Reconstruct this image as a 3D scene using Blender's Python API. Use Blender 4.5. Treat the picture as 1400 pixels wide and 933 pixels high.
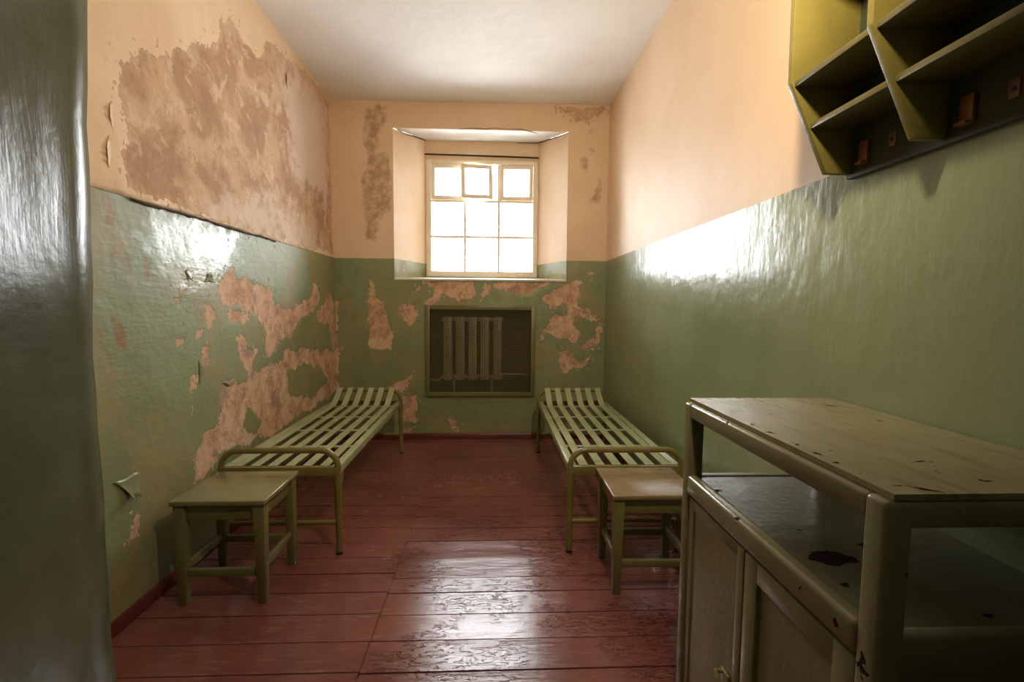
import bpy, bmesh, math, random
import numpy as np
from mathutils import Vector, Matrix

for o in list(bpy.data.objects): bpy.data.objects.remove(o, do_unlink=True)
scene = bpy.context.scene
COL = scene.collection
R = math.radians
random.seed(7)

# ------------------------------------------------------------ camera
FPX, YAW, PITCH, ROLL, CAMH = 644.44, 0.0423484, 0.0764904, -0.0079803, 1.40
cam = bpy.data.cameras.new('camera'); co = bpy.data.objects.new('camera', cam); COL.objects.link(co)
cam.sensor_fit = 'HORIZONTAL'; cam.sensor_width = 36.0; cam.lens = FPX / 1400 * 36.0
cam.clip_start = 0.02
_f = Vector((math.sin(YAW)*math.cos(PITCH), math.cos(YAW)*math.cos(PITCH), -math.sin(PITCH)))
_r = Vector((math.cos(YAW), -math.sin(YAW), 0)); _d = _f.cross(_r)
_c, _s = math.cos(ROLL), math.sin(ROLL)
_r2 = _c*_r + _s*_d; _d2 = -_s*_r + _c*_d
co.matrix_world = Matrix(((_r2.x, -_d2.x, -_f.x, 0), (_r2.y, -_d2.y, -_f.y, 0), (_r2.z, -_d2.z, -_f.z, CAMH), (0, 0, 0, 1)))
scene.camera = co

# ------------------------------------------------------------ light and exposure
SKY = 23.0
LAMP_W = 27.0
LAMP_COL = (1.0, 0.80, 0.57)
LAMP_POS = (0.48, 0.95, 2.60)
w = bpy.data.worlds.new('overcast_sky'); scene.world = w; w.use_nodes = True
bg = w.node_tree.nodes['Background']; bg.inputs[0].default_value = (0.93, 0.97, 1.0, 1); bg.inputs[1].default_value = SKY
def light(name, kind, loc, rot=(0, 0, 0), **kw):
    l = bpy.data.lights.new(name, kind)
    o = bpy.data.objects.new(name, l); COL.objects.link(o); o.location = loc; o.rotation_euler = rot
    for k, v in kw.items(): setattr(l, k, v)
    return o
pl = light('window_daylight_portal', 'AREA', (-0.12, 5.52, 2.36), (R(-90), 0, 0), shape='RECTANGLE', size=1.3, size_y=1.36)
pl.data.cycles.is_portal = True
light('door_lamp', 'AREA', LAMP_POS, (R(84), 0, 0), shape='DISK', size=0.11, energy=LAMP_W, color=LAMP_COL)   # shaded lamp facing into the room
vs = scene.view_settings
scene.display_settings.display_device = 'sRGB'
vs.view_transform = 'Standard'; vs.look = 'None'; vs.exposure = 0.08; vs.gamma = 1.0; vs.use_curve_mapping = False

# ------------------------------------------------------------ wear outlines, in wall coordinates (metres)
# left wall: (y, z); back wall: (x, z)
LW_up = [[(2.144,2.408),(2.217,2.459),(2.281,2.529),(2.36,2.542),(2.449,2.602),(2.564,2.663),(2.693,2.765),(2.897,2.895),(2.914,3.028),(3.083,3.116),(3.153,3.084),(3.21,3.046),(3.354,3.042),(3.442,3.07),(3.485,3.183),(3.643,3.284),(3.829,3.254),(4.172,3.343),(4.517,3.376),(4.776,3.306),(4.795,1.897),(3.208,1.851),(2.971,1.865),(2.675,1.87),(2.382,1.887),(2.236,1.884),(2.149,1.901),(2.13,2.022),(2.168,2.16),(2.162,2.283)]]
LW_low = [[(2.826,1.505),(2.897,1.547),(2.974,1.625),(3.012,1.559),(3.1,1.559),(3.268,1.53),(3.468,1.492),(3.536,1.398),(3.724,1.355),(3.977,1.384),(4.182,1.449),(4.275,1.55),(4.375,1.554),(4.405,1.435),(4.261,1.334),(3.97,1.276),(3.779,1.148),(3.61,1.116),(3.512,1.041),(3.341,1.058),(3.403,1.159),(3.327,1.255),(3.156,1.348),(2.978,1.385),(2.857,1.396)],[(2.892,1.329),(3.02,1.362),(3.129,1.3),(3.014,1.268),(2.909,1.278)],[(3.008,1.191),(3.121,1.183),(3.117,1.11),(3.237,1.074),(3.154,0.957),(3.228,0.934),(3.39,0.952),(3.6,0.967),(3.67,1.045),(3.84,0.999),(4.032,1.027),(4.238,0.975),(4.521,0.965),(4.842,0.915),(4.886,0.677),(4.817,0.514),(4.592,0.463),(4.394,0.521),(4.25,0.464),(3.997,0.488),(3.632,0.469),(3.414,0.456),(3.199,0.503),(3.074,0.476),(2.818,0.531),(2.738,0.5),(2.662,0.449),(2.527,0.446),(2.533,0.537),(2.555,0.623),(2.66,0.687),(2.77,0.691),(2.813,0.759),(2.781,0.844),(2.823,0.903),(2.847,0.966),(2.988,0.898),(3.102,0.891),(3.129,0.948),(3.04,1.009),(3.004,1.121)],[(2.429,1.211),(2.503,1.225),(2.5,1.176),(2.44,1.162)],[(2.641,1.153),(2.72,1.168),(2.712,1.051),(2.651,1.048)],[(2.52,1.026),(2.581,1.007),(2.551,0.92),(2.537,0.832),(2.518,0.896)],[(2.444,1.224),(2.511,1.23),(2.498,1.157),(2.426,1.169)],[(2.655,1.355),(2.709,1.385),(2.795,1.331),(2.762,1.257),(2.701,1.27),(2.652,1.313)],[(4.329,1.333),(4.547,1.384),(4.714,1.549),(4.813,1.365),(4.842,0.92),(4.73,0.931),(4.64,1.22),(4.39,1.212)],[(3.376,1.166),(3.55,1.155),(3.777,1.125),(3.517,1.115),(3.408,1.017),(3.371,1.087)],[(2.085,0.411),(2.129,0.461),(2.142,0.419),(2.115,0.362),(2.07,0.35),(2.055,0.349)],[(2.431,1.432),(2.517,1.434),(2.484,1.385),(2.415,1.404)],[(2.59,1.245),(2.648,1.252),(2.636,1.201),(2.596,1.214)]]
LW_hole = [[(3.692,0.868),(4.064,0.895),(4.412,0.8),(4.605,0.663),(4.401,0.626),(4.212,0.557),(3.747,0.665),(3.685,0.766)],[(3.041,0.682),(3.114,0.715),(3.208,0.643),(3.256,0.579),(3.174,0.522),(3.011,0.58)]]
LW_rust = [[(2.051,1.857),(2.08,1.864),(2.077,1.739),(2.047,1.734)],[(2.121,1.58),(2.158,1.583),(2.143,1.517),(2.122,1.515)],[(2.032,1.587),(2.078,1.615),(2.059,1.488),(2.029,1.487)],[(2.037,1.323),(2.115,1.272),(2.099,1.189),(2.05,1.22)],[(2.294,1.799),(2.325,1.805),(2.317,1.782),(2.299,1.783)],[(2.242,1.659),(2.271,1.568),(2.256,1.524),(2.225,1.573)],[(2.352,1.377),(2.385,1.376),(2.367,1.303),(2.348,1.313)]]
LW_pale = [[(2.783,1.957),(3.584,2.125),(3.702,2.024),(4.1,2.078),(4.529,1.875),(3.566,1.851),(3.19,1.85),(2.85,1.853),(2.742,1.866)],[(3.666,0.733),(3.858,0.721),(3.853,0.645),(3.678,0.664)],[(4.285,0.646),(4.4,0.617),(4.366,0.456),(4.231,0.519)],[(2.84,0.57),(3.033,0.562),(3.148,0.504),(3.073,0.463),(2.836,0.513)],[(3.729,3.042),(4.116,3.277),(4.704,3.253),(4.719,2.392),(3.96,2.427),(3.842,2.775)]]
BW_low = [[(-0.708,1.631),(-0.209,1.636),(-0.166,1.539),(-0.231,1.451),(-0.362,1.45),(-0.514,1.525),(-0.558,1.405),(-0.677,1.404),(-0.622,1.491),(-0.59,1.557)],[(0.009,1.617),(0.646,1.634),(0.47,1.566),(0.405,1.5),(0.295,1.488),(0.141,1.542),(0.009,1.584)],[(0.516,1.479),(0.625,1.546),(0.713,1.591),(0.845,1.647),(0.956,1.659),(0.868,1.592),(0.914,1.527),(1.004,1.483),(0.893,1.46),(0.872,1.394),(1.03,1.329),(1.065,1.252),(0.941,1.284),(0.851,1.306),(0.831,1.195),(0.922,1.129),(0.901,1.017),(0.789,1.028),(0.654,1.083),(0.565,1.127),(0.51,1.049),(0.499,1.082),(0.585,1.237),(0.64,1.326),(0.583,1.414)],[(0.681,0.815),(0.768,0.961),(0.835,0.95),(0.848,0.86),(0.928,0.815),(1.017,0.861),(0.962,0.771),(0.839,0.748),(0.75,0.691)],[(0.902,0.972),(0.969,1.017),(1.057,1.074),(1.078,1.174),(1.134,1.174),(1.126,1.04),(1.06,0.951),(0.903,0.928)],[(-1.27,1.41),(-1.205,1.432),(-1.077,1.411),(-1.057,1.227),(-1.026,1.161),(-1.039,0.942),(-1.126,0.942),(-1.212,0.941),(-1.255,0.985),(-1.252,1.16)],[(-1.234,1.647),(-1.202,1.648),(-1.194,1.465),(-1.237,1.453)],[(-0.1,1.605),(-0.013,1.605),(-0.034,1.485),(-0.089,1.496)],[(-0.97,1.347),(-0.904,1.391),(-0.797,1.348),(-0.764,1.305),(-0.82,1.174),(-0.895,1.206),(-0.949,1.271)],[(-1.065,0.543),(-0.868,0.655),(-0.813,0.666),(-0.868,0.566),(-0.924,0.499)],[(-0.946,0.443),(-0.771,0.454),(-0.784,0.184),(-0.949,0.185)],[(-0.441,0.206),(-0.352,0.194),(-0.341,0.07),(-0.43,0.093)],[(-0.939,0.106),(-0.828,0.117),(-0.84,0.064),(-0.939,0.065)],[(-1.591,1.418),(-1.565,1.418),(-1.574,0.543),(-1.604,0.543)],[(-0.827,1.533),(-0.73,1.555),(-0.741,1.501),(-0.806,1.5)],[(0.999,1.747),(1.025,1.747),(1.022,1.692),(0.999,1.703)]]
BW_hole = [[(0.661,1.393),(0.738,1.437),(0.806,1.372),(0.762,1.305),(0.673,1.315)]]
BW_up = [[(0.656,3.367),(1.109,3.378),(1.077,3.328),(0.901,3.239),(0.723,3.309)]]
BW_stain = [[(-1.273,3.281),(-1.123,3.348),(-1.06,3.245),(-1.126,3.096),(-1.15,2.906),(-1.043,2.887),(-1.007,2.59),(-1.028,2.332),(-1.138,2.244),(-1.184,2.048),(-1.26,2.047),(-1.267,2.328),(-1.307,2.499),(-1.293,2.67),(-1.236,2.883),(-1.278,2.946)],[(0.886,2.885),(0.953,2.886),(0.966,2.778),(0.888,2.777)],[(0.984,2.973),(1.051,2.963),(1.041,2.92),(0.985,2.93)],[(1.057,2.693),(1.114,2.672),(1.094,2.541),(1.074,2.453),(0.961,2.452),(1.049,2.54)],[(0.947,3.176),(0.991,3.166),(0.981,3.123),(0.948,3.133)],[(-1.176,3.357),(-1.059,3.328),(-1.103,3.223),(-1.166,3.284)]]

# ------------------------------------------------------------ helpers
def srgb(r, g, b):
    f = lambda c: ((c/255+0.055)/1.055)**2.4 if c/255 > 0.04045 else c/255/12.92
    return (f(r), f(g), f(b), 1)

def tag(o, label=None, cat=None, group=None, kind=None):
    if label: o['label'] = label
    if cat: o['category'] = cat
    if group: o['group'] = group
    if kind: o['kind'] = kind
    return o

def empty(name, loc):
    o = bpy.data.objects.new(name, None); COL.objects.link(o); o.location = loc; o.empty_display_size = 0.1
    return o

def arc(c, r, a0, a1, n, plane):
    out = []
    for i in range(n+1):
        a = R(a0 + (a1-a0)*i/n)
        out.append(plane(c[0]+r*math.cos(a), c[1]+r*math.sin(a)))
    return out

class MB:
    def __init__(self): self.bm = bmesh.new()
    def hexa(self, pts, bevel=0.0, seg=2):
        """eight corners: bottom four (ccw) then top four"""
        bm = self.bm
        v = [bm.verts.new(p) for p in pts]
        fs = [bm.faces.new([v[i] for i in q]) for q in ((3,2,1,0),(4,5,6,7),(0,1,5,4),(1,2,6,5),(2,3,7,6),(3,0,4,7))]
        if bevel > 0:
            es = list({e for f in fs for e in f.edges})
            bmesh.ops.bevel(bm, geom=es, offset=bevel, segments=seg, affect='EDGES', profile=0.5)
        return self
    def box(self, x0, x1, y0, y1, z0, z1, bevel=0.0, seg=2):
        return self.hexa([(x0,y0,z0),(x1,y0,z0),(x1,y1,z0),(x0,y1,z0),(x0,y0,z1),(x1,y0,z1),(x1,y1,z1),(x0,y1,z1)], bevel, seg)
    def taper(self, bx, by, tx, ty, bw, bd, tw, td, z0, z1, bevel=0.0):
        q = lambda x, y, w, d, z: [(x-w/2,y-d/2,z),(x+w/2,y-d/2,z),(x+w/2,y+d/2,z),(x-w/2,y+d/2,z)]
        return self.hexa(q(bx,by,bw,bd,z0)+q(tx,ty,tw,td,z1), bevel)
    def tube(self, pts, r, n=12, caps=True, flat=1.0):
        bm = self.bm; pts = [Vector(p) for p in pts]; rr = r if isinstance(r, (list, tuple)) else [r]*len(pts)
        t0 = (pts[1]-pts[0]).normalized()
        up = Vector((0,0,1)) if abs(t0.z) < 0.9 else Vector((0,1,0))
        nrm = t0.cross(up).normalized(); rings = []
        for i, p in enumerate(pts):
            t = (pts[min(i+1,len(pts)-1)]-pts[max(i-1,0)]).normalized()
            nrm = (nrm - t*nrm.dot(t)).normalized(); b = t.cross(nrm)
            rings.append([bm.verts.new(p + (nrm*math.cos(2*math.pi*k/n) + b*math.sin(2*math.pi*k/n)*flat)*rr[i]) for k in range(n)])
        for a, c in zip(rings, rings[1:]):
            for k in range(n): bm.faces.new((a[k], a[(k+1)%n], c[(k+1)%n], c[k]))
        if caps: bm.faces.new(rings[0][::-1]); bm.faces.new(rings[-1])
        return self
    def prism(self, prof, lo, hi, make, bevel=0.0):
        """prof: 2-D outline; make(u, v, t) -> 3-D point, extruded from t=lo to t=hi"""
        bm = self.bm
        a = [bm.verts.new(make(u, v, lo)) for u, v in prof]; b = [bm.verts.new(make(u, v, hi)) for u, v in prof]
        fs = [bm.faces.new(a[::-1]), bm.faces.new(b)]
        for i in range(len(prof)):
            j = (i+1) % len(prof); fs.append(bm.faces.new((a[i], a[j], b[j], b[i])))
        if bevel > 0:
            bmesh.ops.bevel(bm, geom=list({e for f in fs for e in f.edges}), offset=bevel, segments=2, affect='EDGES', profile=0.5)
        return self
    def grid(self, us, vs_, make, skip=lambda u, v: False):
        bm = self.bm; cache = {}
        def V(i, j):
            if (i, j) not in cache: cache[(i, j)] = bm.verts.new(make(us[i], vs_[j]))
            return cache[(i, j)]
        for i in range(len(us)-1):
            for j in range(len(vs_)-1):
                if skip((us[i]+us[i+1])/2, (vs_[j]+vs_[j+1])/2): continue
                bm.faces.new((V(i,j), V(i+1,j), V(i+1,j+1), V(i,j+1)))
        return self
    def build(self, name, m, parent=None, org=(0,0,0), smooth=True, recalc=True):
        bm = self.bm
        if any(org): bmesh.ops.translate(bm, verts=bm.verts, vec=-Vector(org))
        if recalc: bmesh.ops.recalc_face_normals(bm, faces=bm.faces)
        me = bpy.data.meshes.new(name); bm.to_mesh(me); bm.free()
        me.materials.append(m)
        if smooth:
            me.polygons.foreach_set('use_smooth', [True]*len(me.polygons))
            me.set_sharp_from_angle(angle=R(38))
        o = bpy.data.objects.new(name, me); COL.objects.link(o)
        if parent: o.parent = parent
        return o

def copy_tree(o, parent=None):
    c = o.copy(); COL.objects.link(c); c.parent = parent
    for ch in list(o.children): copy_tree(ch, c)
    return c

def sdf(poly, P):
    d = np.full(len(P), 1e9); inside = np.zeros(len(P), bool)
    n = len(poly)
    for i in range(n):
        a = np.array(poly[i]); b = np.array(poly[(i+1) % n]); e = b-a; L = max(float(e@e), 1e-12)
        t = np.clip(((P-a)@e)/L, 0, 1); q = P-a-np.outer(t, e)
        d = np.minimum(d, np.hypot(q[:,0], q[:,1]))
        c = (a[1] > P[:,1]) != (b[1] > P[:,1])
        with np.errstate(divide='ignore', invalid='ignore'):
            xi = a[0] + (P[:,1]-a[1])*e[0]/(e[1] if e[1] != 0 else 1e-12)
        inside ^= c & (P[:,0] < xi)
    return np.where(inside, -d, d)

def union(polys, P, holes=()):
    d = np.full(len(P), 0.3)
    for p in polys: d = np.minimum(d, sdf(p, P))
    for h in holes: d = np.maximum(d, -sdf(h, P))
    return np.clip(d, -0.3, 0.3)

def set_attr(o, name, vals):
    a = o.data.attributes.new(name, 'FLOAT', 'POINT'); a.data.foreach_set('value', np.asarray(vals, dtype=np.float32))

def coords(o):
    v = np.zeros(len(o.data.vertices)*3); o.data.vertices.foreach_get('co', v); return v.reshape(-1, 3)

# ------------------------------------------------------------ node helpers
class NT:
    def __init__(self, name):
        self.m = bpy.data.materials.new(name); self.m.use_nodes = True
        self.t = self.m.node_tree; self.b = self.t.nodes['Principled BSDF']
        self.co = self.t.nodes.new('ShaderNodeTexCoord').outputs['Object']
    def n(self, kind, **kw):
        x = self.t.nodes.new(kind)
        for k, v in kw.items(): setattr(x, k, v)
        return x
    def put(self, sock, v):
        if hasattr(v, 'is_output'): self.t.links.new(v, sock)
        else: sock.default_value = v
    def math(self, op, a, b=0.0, c=None, clamp=False):
        x = self.n('ShaderNodeMath', operation=op, use_clamp=clamp); self.put(x.inputs[0], a); self.put(x.inputs[1], b)
        if c is not None: self.put(x.inputs[2], c)
        return x.outputs[0]
    def scale(self, v, s):
        x = self.n('ShaderNodeMapping'); self.put(x.inputs['Vector'], v); x.inputs['Scale'].default_value = s
        return x.outputs[0]
    def noise(self, s, detail=4, rough=0.55, vec=None, dist=0.0):
        x = self.n('ShaderNodeTexNoise'); self.put(x.inputs['Vector'], self.co if vec is None else vec)
        x.inputs['Scale'].default_value = s; x.inputs['Detail'].default_value = detail; x.inputs['Roughness'].default_value = rough
        x.inputs['Distortion'].default_value = dist
        return x.outputs['Fac']
    def voronoi(self, s, vec=None, feature='F1', out='Distance'):
        x = self.n('ShaderNodeTexVoronoi', feature=feature); self.put(x.inputs['Vector'], self.co if vec is None else vec)
        x.inputs['Scale'].default_value = s
        return x.outputs[out]
    def attr(self, name): return self.n('ShaderNodeAttribute', attribute_name=name).outputs['Fac']
    def step(self, v, lo, hi, a=0.0, b=1.0):
        x = self.n('ShaderNodeMapRange', interpolation_type='SMOOTHSTEP'); self.put(x.inputs[0], v)
        x.inputs[1].default_value = lo; x.inputs[2].default_value = hi; x.inputs[3].default_value = a; x.inputs[4].default_value = b
        return x.outputs[0]
    def mix(self, f, a, b, mode='MIX'):
        x = self.n('ShaderNodeMix', data_type='RGBA', blend_type=mode); self.put(x.inputs[0], f)
        self.put(x.inputs[6], a); self.put(x.inputs[7], b); return x.outputs[2]
    def fmix(self, f, a, b):
        x = self.n('ShaderNodeMix', data_type='FLOAT'); self.put(x.inputs[0], f); self.put(x.inputs[2], a); self.put(x.inputs[3], b); return x.outputs[0]
    def bump(self, h, dist, strength=1.0, prev=None):
        x = self.n('ShaderNodeBump'); self.put(x.inputs['Height'], h); x.inputs['Distance'].default_value = dist
        self.put(x.inputs['Strength'], strength)
        if prev is not None: self.put(x.inputs['Normal'], prev)
        return x.outputs[0]
    def sep(self):
        x = self.n('ShaderNodeSeparateXYZ'); self.put(x.inputs[0], self.co); return x.outputs
    def done(self, col, rough, normal=None, spec=0.5, metal=0.0):
        self.put(self.b.inputs['Base Color'], col); self.put(self.b.inputs['Roughness'], rough)
        
        if spec is not None: self.put(self.b.inputs['Specular IOR Level'], spec)
        self.b.inputs['Metallic'].default_value = metal
        if normal is not None: self.put(self.b.inputs['Normal'], normal)
        return self.m

DADO = 1.856
PEACH, PEACH2 = srgb(240,212,179), srgb(232,201,164)
GREEN, GREEN2 = srgb(144,155,116), srgb(132,143,102)
def wall_material(name, ripple, ripple_h, wear=True, rough=0.20):
    t = NT(name); x, y, z = t.sep()
    n_big = t.noise(1.3, 4); n1 = t.noise(9, 6, 0.6); n2 = t.noise(38, 5, 0.6); n3 = t.noise(160, 3)
    low = t.step(t.math('ADD', z, t.math('MULTIPLY', t.math('SUBTRACT', n2, 0.5), 0.010)), DADO+0.0015, DADO-0.0015)
    up_c = t.mix(t.step(n_big, 0.35, 0.65), PEACH, PEACH2)
    lo_c = t.mix(t.step(n_big, 0.35, 0.65), GREEN, GREEN2)
    lo_c = t.mix(t.step(n2, 0.60, 0.75, 0, 0.25), lo_c, srgb(140,146,112))
    paint_c = t.mix(low, up_c, lo_c)
    rip = t.noise(1.0, 5, 0.6, t.scale(t.co, ripple))
    lump = t.noise(5.0, 3, 0.5)
    paint_r = t.fmix(low, 0.55, t.math('ADD', rough, t.math('MULTIPLY', n2, 0.10)))
    if not wear:
        nb = t.bump(lump, 0.012, 0.5); nb = t.bump(rip, ripple_h, t.fmix(low, 0.25, 1.0), nb); nb = t.bump(n2, 0.0008, 0.5, nb)
        return t.done(paint_c, paint_r, nb, 0.5)
    v = t.math('ADD', t.attr('peel'), t.math('ADD', t.math('MULTIPLY', t.math('SUBTRACT', n1, 0.5), 0.15), t.math('MULTIPLY', t.math('SUBTRACT', n2, 0.5), 0.085)))
    paint = t.step(v, -0.0015, 0.0015)
    chips = t.math('MULTIPLY', t.step(t.noise(24, 5, 0.6), 0.615, 0.63), t.step(v, 0.085, 0.03))
    paint = t.math('MULTIPLY', paint, t.math('SUBTRACT', 1.0, chips))
    rim = t.math('MULTIPLY', t.step(v, -0.016, -0.004), t.math('SUBTRACT', 1.0, paint))
    lo_c = t.mix(t.step(t.noise(1.9, 6, 0.65), 0.45, 0.60, 0, 0.7), lo_c, srgb(162,147,102))
    paint_c = t.mix(low, up_c, lo_c)
    # bare plaster under each colour
    b_lo = t.mix(t.step(n1, 0.38, 0.62), srgb(222,184,152), srgb(194,148,116))
    b_lo = t.mix(t.step(n2, 0.50, 0.66, 0, 0.6), b_lo, srgb(226,196,168))
    b_lo = t.mix(t.step(t.noise(6, 5, 0.65, dist=1.0), 0.54, 0.68, 0, 0.6), b_lo, srgb(150,112,98))
    n5 = t.noise(3.2, 6, 0.62, dist=0.6)
    b_up = t.mix(t.step(n5, 0.40, 0.60), srgb(212,178,142), srgb(184,146,112))
    b_up = t.mix(t.step(t.noise(7, 6, 0.65, dist=0.5), 0.53, 0.64, 0, 0.75), b_up, srgb(226,200,172))
    b_up = t.mix(t.step(t.noise(30, 5, 0.65), 0.54, 0.68, 0, 0.45), b_up, srgb(164,126,98))
    b_up = t.mix(t.step(t.noise(2.3, 5, 0.6), 0.55, 0.70, 0, 0.6), b_up, srgb(162,122,94))
    b_lo = t.mix(t.step(t.noise(4.2, 6, 0.7), 0.55, 0.64, 0, 0.7), b_lo, srgb(160,130,122))
    b_lo = t.mix(t.step(t.noise(11, 6, 0.7, dist=0.4), 0.57, 0.63, 0, 0.75), b_lo, srgb(232,206,176))
    bare = t.mix(low, b_up, b_lo)
    pale = t.step(t.math('ADD', t.attr('pale'), t.math('MULTIPLY', t.math('SUBTRACT', n1, 0.5), 0.75)), 0.12, -0.10, 0, 0.85)
    bare = t.mix(pale, bare, srgb(226,203,182))
    bare = t.mix(t.math('MULTIPLY', rim, 0.6), bare, t.mix(low, srgb(214,176,140), srgb(222,190,158)))
    rust = t.step(t.math('ADD', t.attr('rust'), t.math('MULTIPLY', t.math('SUBTRACT', n1, 0.5), 0.16)), 0.012, -0.02, 0, 0.8)
    stain = t.step(t.math('ADD', t.attr('stain'), t.math('MULTIPLY', t.math('SUBTRACT', n1, 0.5), 0.16)), 0.02, -0.03, 0, 1)
    stain = t.math('MULTIPLY', stain, t.step(t.noise(14, 6, 0.65), 0.36, 0.60, 0.25, 0.8))
    paint_c = t.mix(stain, paint_c, srgb(176,138,104))
    paint_c = t.mix(rust, paint_c, srgb(150,112,46))
    col = t.mix(paint, bare, paint_c)
    rg = t.fmix(paint, 0.85, t.math('ADD', paint_r, t.step(t.math('ADD', t.attr('dull'), t.math('MULTIPLY', t.math('SUBTRACT', t.noise(7.0, 6, 0.65), 0.5), 0.9)), -0.10, 0.12, 0.0, 0.26)))
    rg = t.fmix(stain, rg, 0.8)
    h = t.math('ADD', t.math('MULTIPLY', paint, 1.0), t.math('MULTIPLY', rim, -0.25))
    nb = t.bump(lump, 0.014, 0.6)
    nb = t.bump(rip, ripple_h, t.fmix(low, 0.3, 1.0), nb)
    nb = t.bump(n1, 0.006, t.fmix(paint, 0.9, 0.35), nb)
    nb = t.bump(n2, 0.003, t.fmix(paint, 0.9, 0.35), nb)
    nb = t.bump(h, 0.0035, 1.0, nb)
    return t.done(col, rg, nb, 0.5)

def paint_material(name, c1, c2, rough=0.3, chip=0.0, chip_c=(60,30,24), chip_scale=22, attr=None, grain=None, bump=0.0015, pale=None):
    t = NT(name)
    n1 = t.noise(3.5, 4); n2 = t.noise(45, 4)
    c = t.mix(t.step(n1, 0.35, 0.65), srgb(*c1), srgb(*c2))
    if grain: c = t.mix(t.step(t.noise(1.0, 5, 0.6, t.scale(t.co, grain)), 0.48, 0.66, 0, 0.75), c, srgb(*(pale or c2)))
    r = t.math('ADD', rough, t.math('MULTIPLY', t.math('SUBTRACT', n2, 0.5), 0.16))
    h = n2
    if chip or attr:
        v = t.step(t.noise(chip_scale, 4, 0.6, dist=0.5), 1.0-chip, 1.0-chip+0.015) if chip else 0.0
        if attr:
            a = t.step(t.math('ADD', t.attr(attr), t.math('MULTIPLY', t.math('SUBTRACT', t.noise(60, 4), 0.5), 0.03)), 0.001, -0.001)
            v = t.math('MAXIMUM', v, a)
        c = t.mix(v, c, srgb(*chip_c)); r = t.fmix(v, r, 0.95); t.put(t.b.inputs['Specular IOR Level'], t.fmix(v, 0.5, 0.1)); h = t.math('SUBTRACT', n2, v)
    nb = t.bump(t.noise(12, 3), 0.004, 0.5); nb = t.bump(h, bump, 0.6, nb)
    return t.done(c, r, nb, None)

M = {}
M['wall_l'] = wall_material('peeling_paint_left', (6, 5, 26), 0.0022)
M['wall_b'] = wall_material('peeling_paint_back', (8, 8, 10), 0.002)
M['wall_r'] = wall_material('gloss_paint_right', (5, 16, 4), 0.0022, wear=False, rough=0.17)
def pillar_mat():
    t = NT('dark_green_gloss_paint')
    c = t.mix(t.step(t.noise(2.5, 4), 0.35, 0.65), srgb(98,103,80), srgb(84,89,66))
    b1 = t.noise(1.0, 5, 0.6, t.scale(t.co, (9, 9, 40))); b2 = t.noise(1.0, 5, 0.6, t.scale(t.co, (60, 60, 6)))
    z = t.sep()[2]
    h = t.fmix(t.step(z, 1.1, 1.7), b1, b2)
    nb = t.bump(t.noise(4, 3), 0.01, 0.5); nb = t.bump(h, 0.0009, 0.9, nb); nb = t.bump(t.noise(70, 4), 0.0006, 0.8, nb)
    return t.done(c, 0.24, nb, 0.38)
M['pillar'] = pillar_mat()
def ceiling_mat():
    t = NT('whitewashed_ceiling')
    c = t.mix(t.step(t.noise(1.2, 4), 0.35, 0.7), srgb(242,239,234), srgb(234,229,222))
    return t.done(c, 0.8, t.bump(t.noise(4, 4), 0.02, 0.4))
M['ceiling'] = ceiling_mat()
M['soffit'] = paint_material('whitewash', (226,222,212), (214,208,196), 0.6)
def floor_mat():
    t = NT('red_brown_floor_paint')
    n1 = t.noise(1.6, 5); n2 = t.noise(50, 5, 0.65); gr = t.noise(1.0, 5, 0.65, t.scale(t.co, (7, 60, 7)))
    c = t.mix(t.step(n1, 0.35, 0.65), srgb(136,82,73), srgb(116,66,59))
    c = t.mix(t.step(gr, 0.52, 0.70, 0, 0.45), c, srgb(166,118,104))
    worn = t.step(t.noise(4.0, 6, 0.7, t.scale(t.co, (1, 3, 1))), 0.58, 0.75, 0, 0.35)
    c = t.mix(worn, c, srgb(150,112,98))
    cr = t.noise(1.0, 6, 0.7, t.scale(t.co, (9, 30, 9)), 1.2)
    crack = t.math('MULTIPLY', t.step(t.math('ABSOLUTE', t.math('SUBTRACT', cr, 0.5)), 0.012, 0.0), t.math('MULTIPLY', t.step(t.noise(2.2, 4), 0.45, 0.58), t.math('MULTIPLY', t.step(t.sep()[0], -0.62, -0.30, 0.1, 1.0), t.step(t.sep()[1], 3.4, 2.2, 0.15, 1.0))))
    c = t.mix(t.math('MULTIPLY', crack, 0.55), c, srgb(58,30,25))
    r = t.math('ADD', 0.10, t.math('ADD', t.math('MULTIPLY', n2, 0.14), t.math('MULTIPLY', worn, 0.5)))
    r = t.math('ADD', r, t.step(t.sep()[1], 2.5, 4.5, 0, 0.15))
    nb = t.bump(t.noise(1.0, 3, 0.5, t.scale(t.co, (3, 9, 3))), 0.004, 0.6)
    nb = t.bump(gr, 0.0010, 0.7, nb); nb = t.bump(n2, 0.0006, 0.7, nb); nb = t.bump(crack, -0.003, 1.0, nb)
    return t.done(c, r, nb, 0.65)
M['floor'] = floor_mat()
M['base'] = paint_material('red_brown_trim_paint', (112,50,42), (92,42,34), 0.35, bump=0.002)
M['bed'] = paint_material('iron_paint_skylit', (174,184,144), (162,170,130), 0.20, chip=0.30, chip_c=(80,52,40))  # slats and rails: the bed's paint made paler, window light put into the colour
M['bed_tube'] = paint_material('olive_iron_paint', (134,122,70), (124,112,62), 0.22, chip=0.30, chip_c=(80,50,34))
M['foot'] = paint_material('dark_worn_iron', (44,34,28), (34,28,24), 0.6)
M['stool'] = paint_material('green_stool_paint', (126,122,76), (114,110,66), 0.3, chip=0.30, chip_c=(70,44,30))
M['stool_top'] = paint_material('worn_stool_top', (142,136,92), (128,122,78), 0.20, chip=0.33, chip_c=(140,92,66), chip_scale=14, grain=(30,5,5), pale=(140,128,94))
M['stool_top2'] = paint_material('worn_brown_stool_top', (150,132,102), (130,112,84), 0.22, chip=0.33, chip_c=(96,60,44), chip_scale=12, grain=(5,34,5), pale=(170,140,108))
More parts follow.
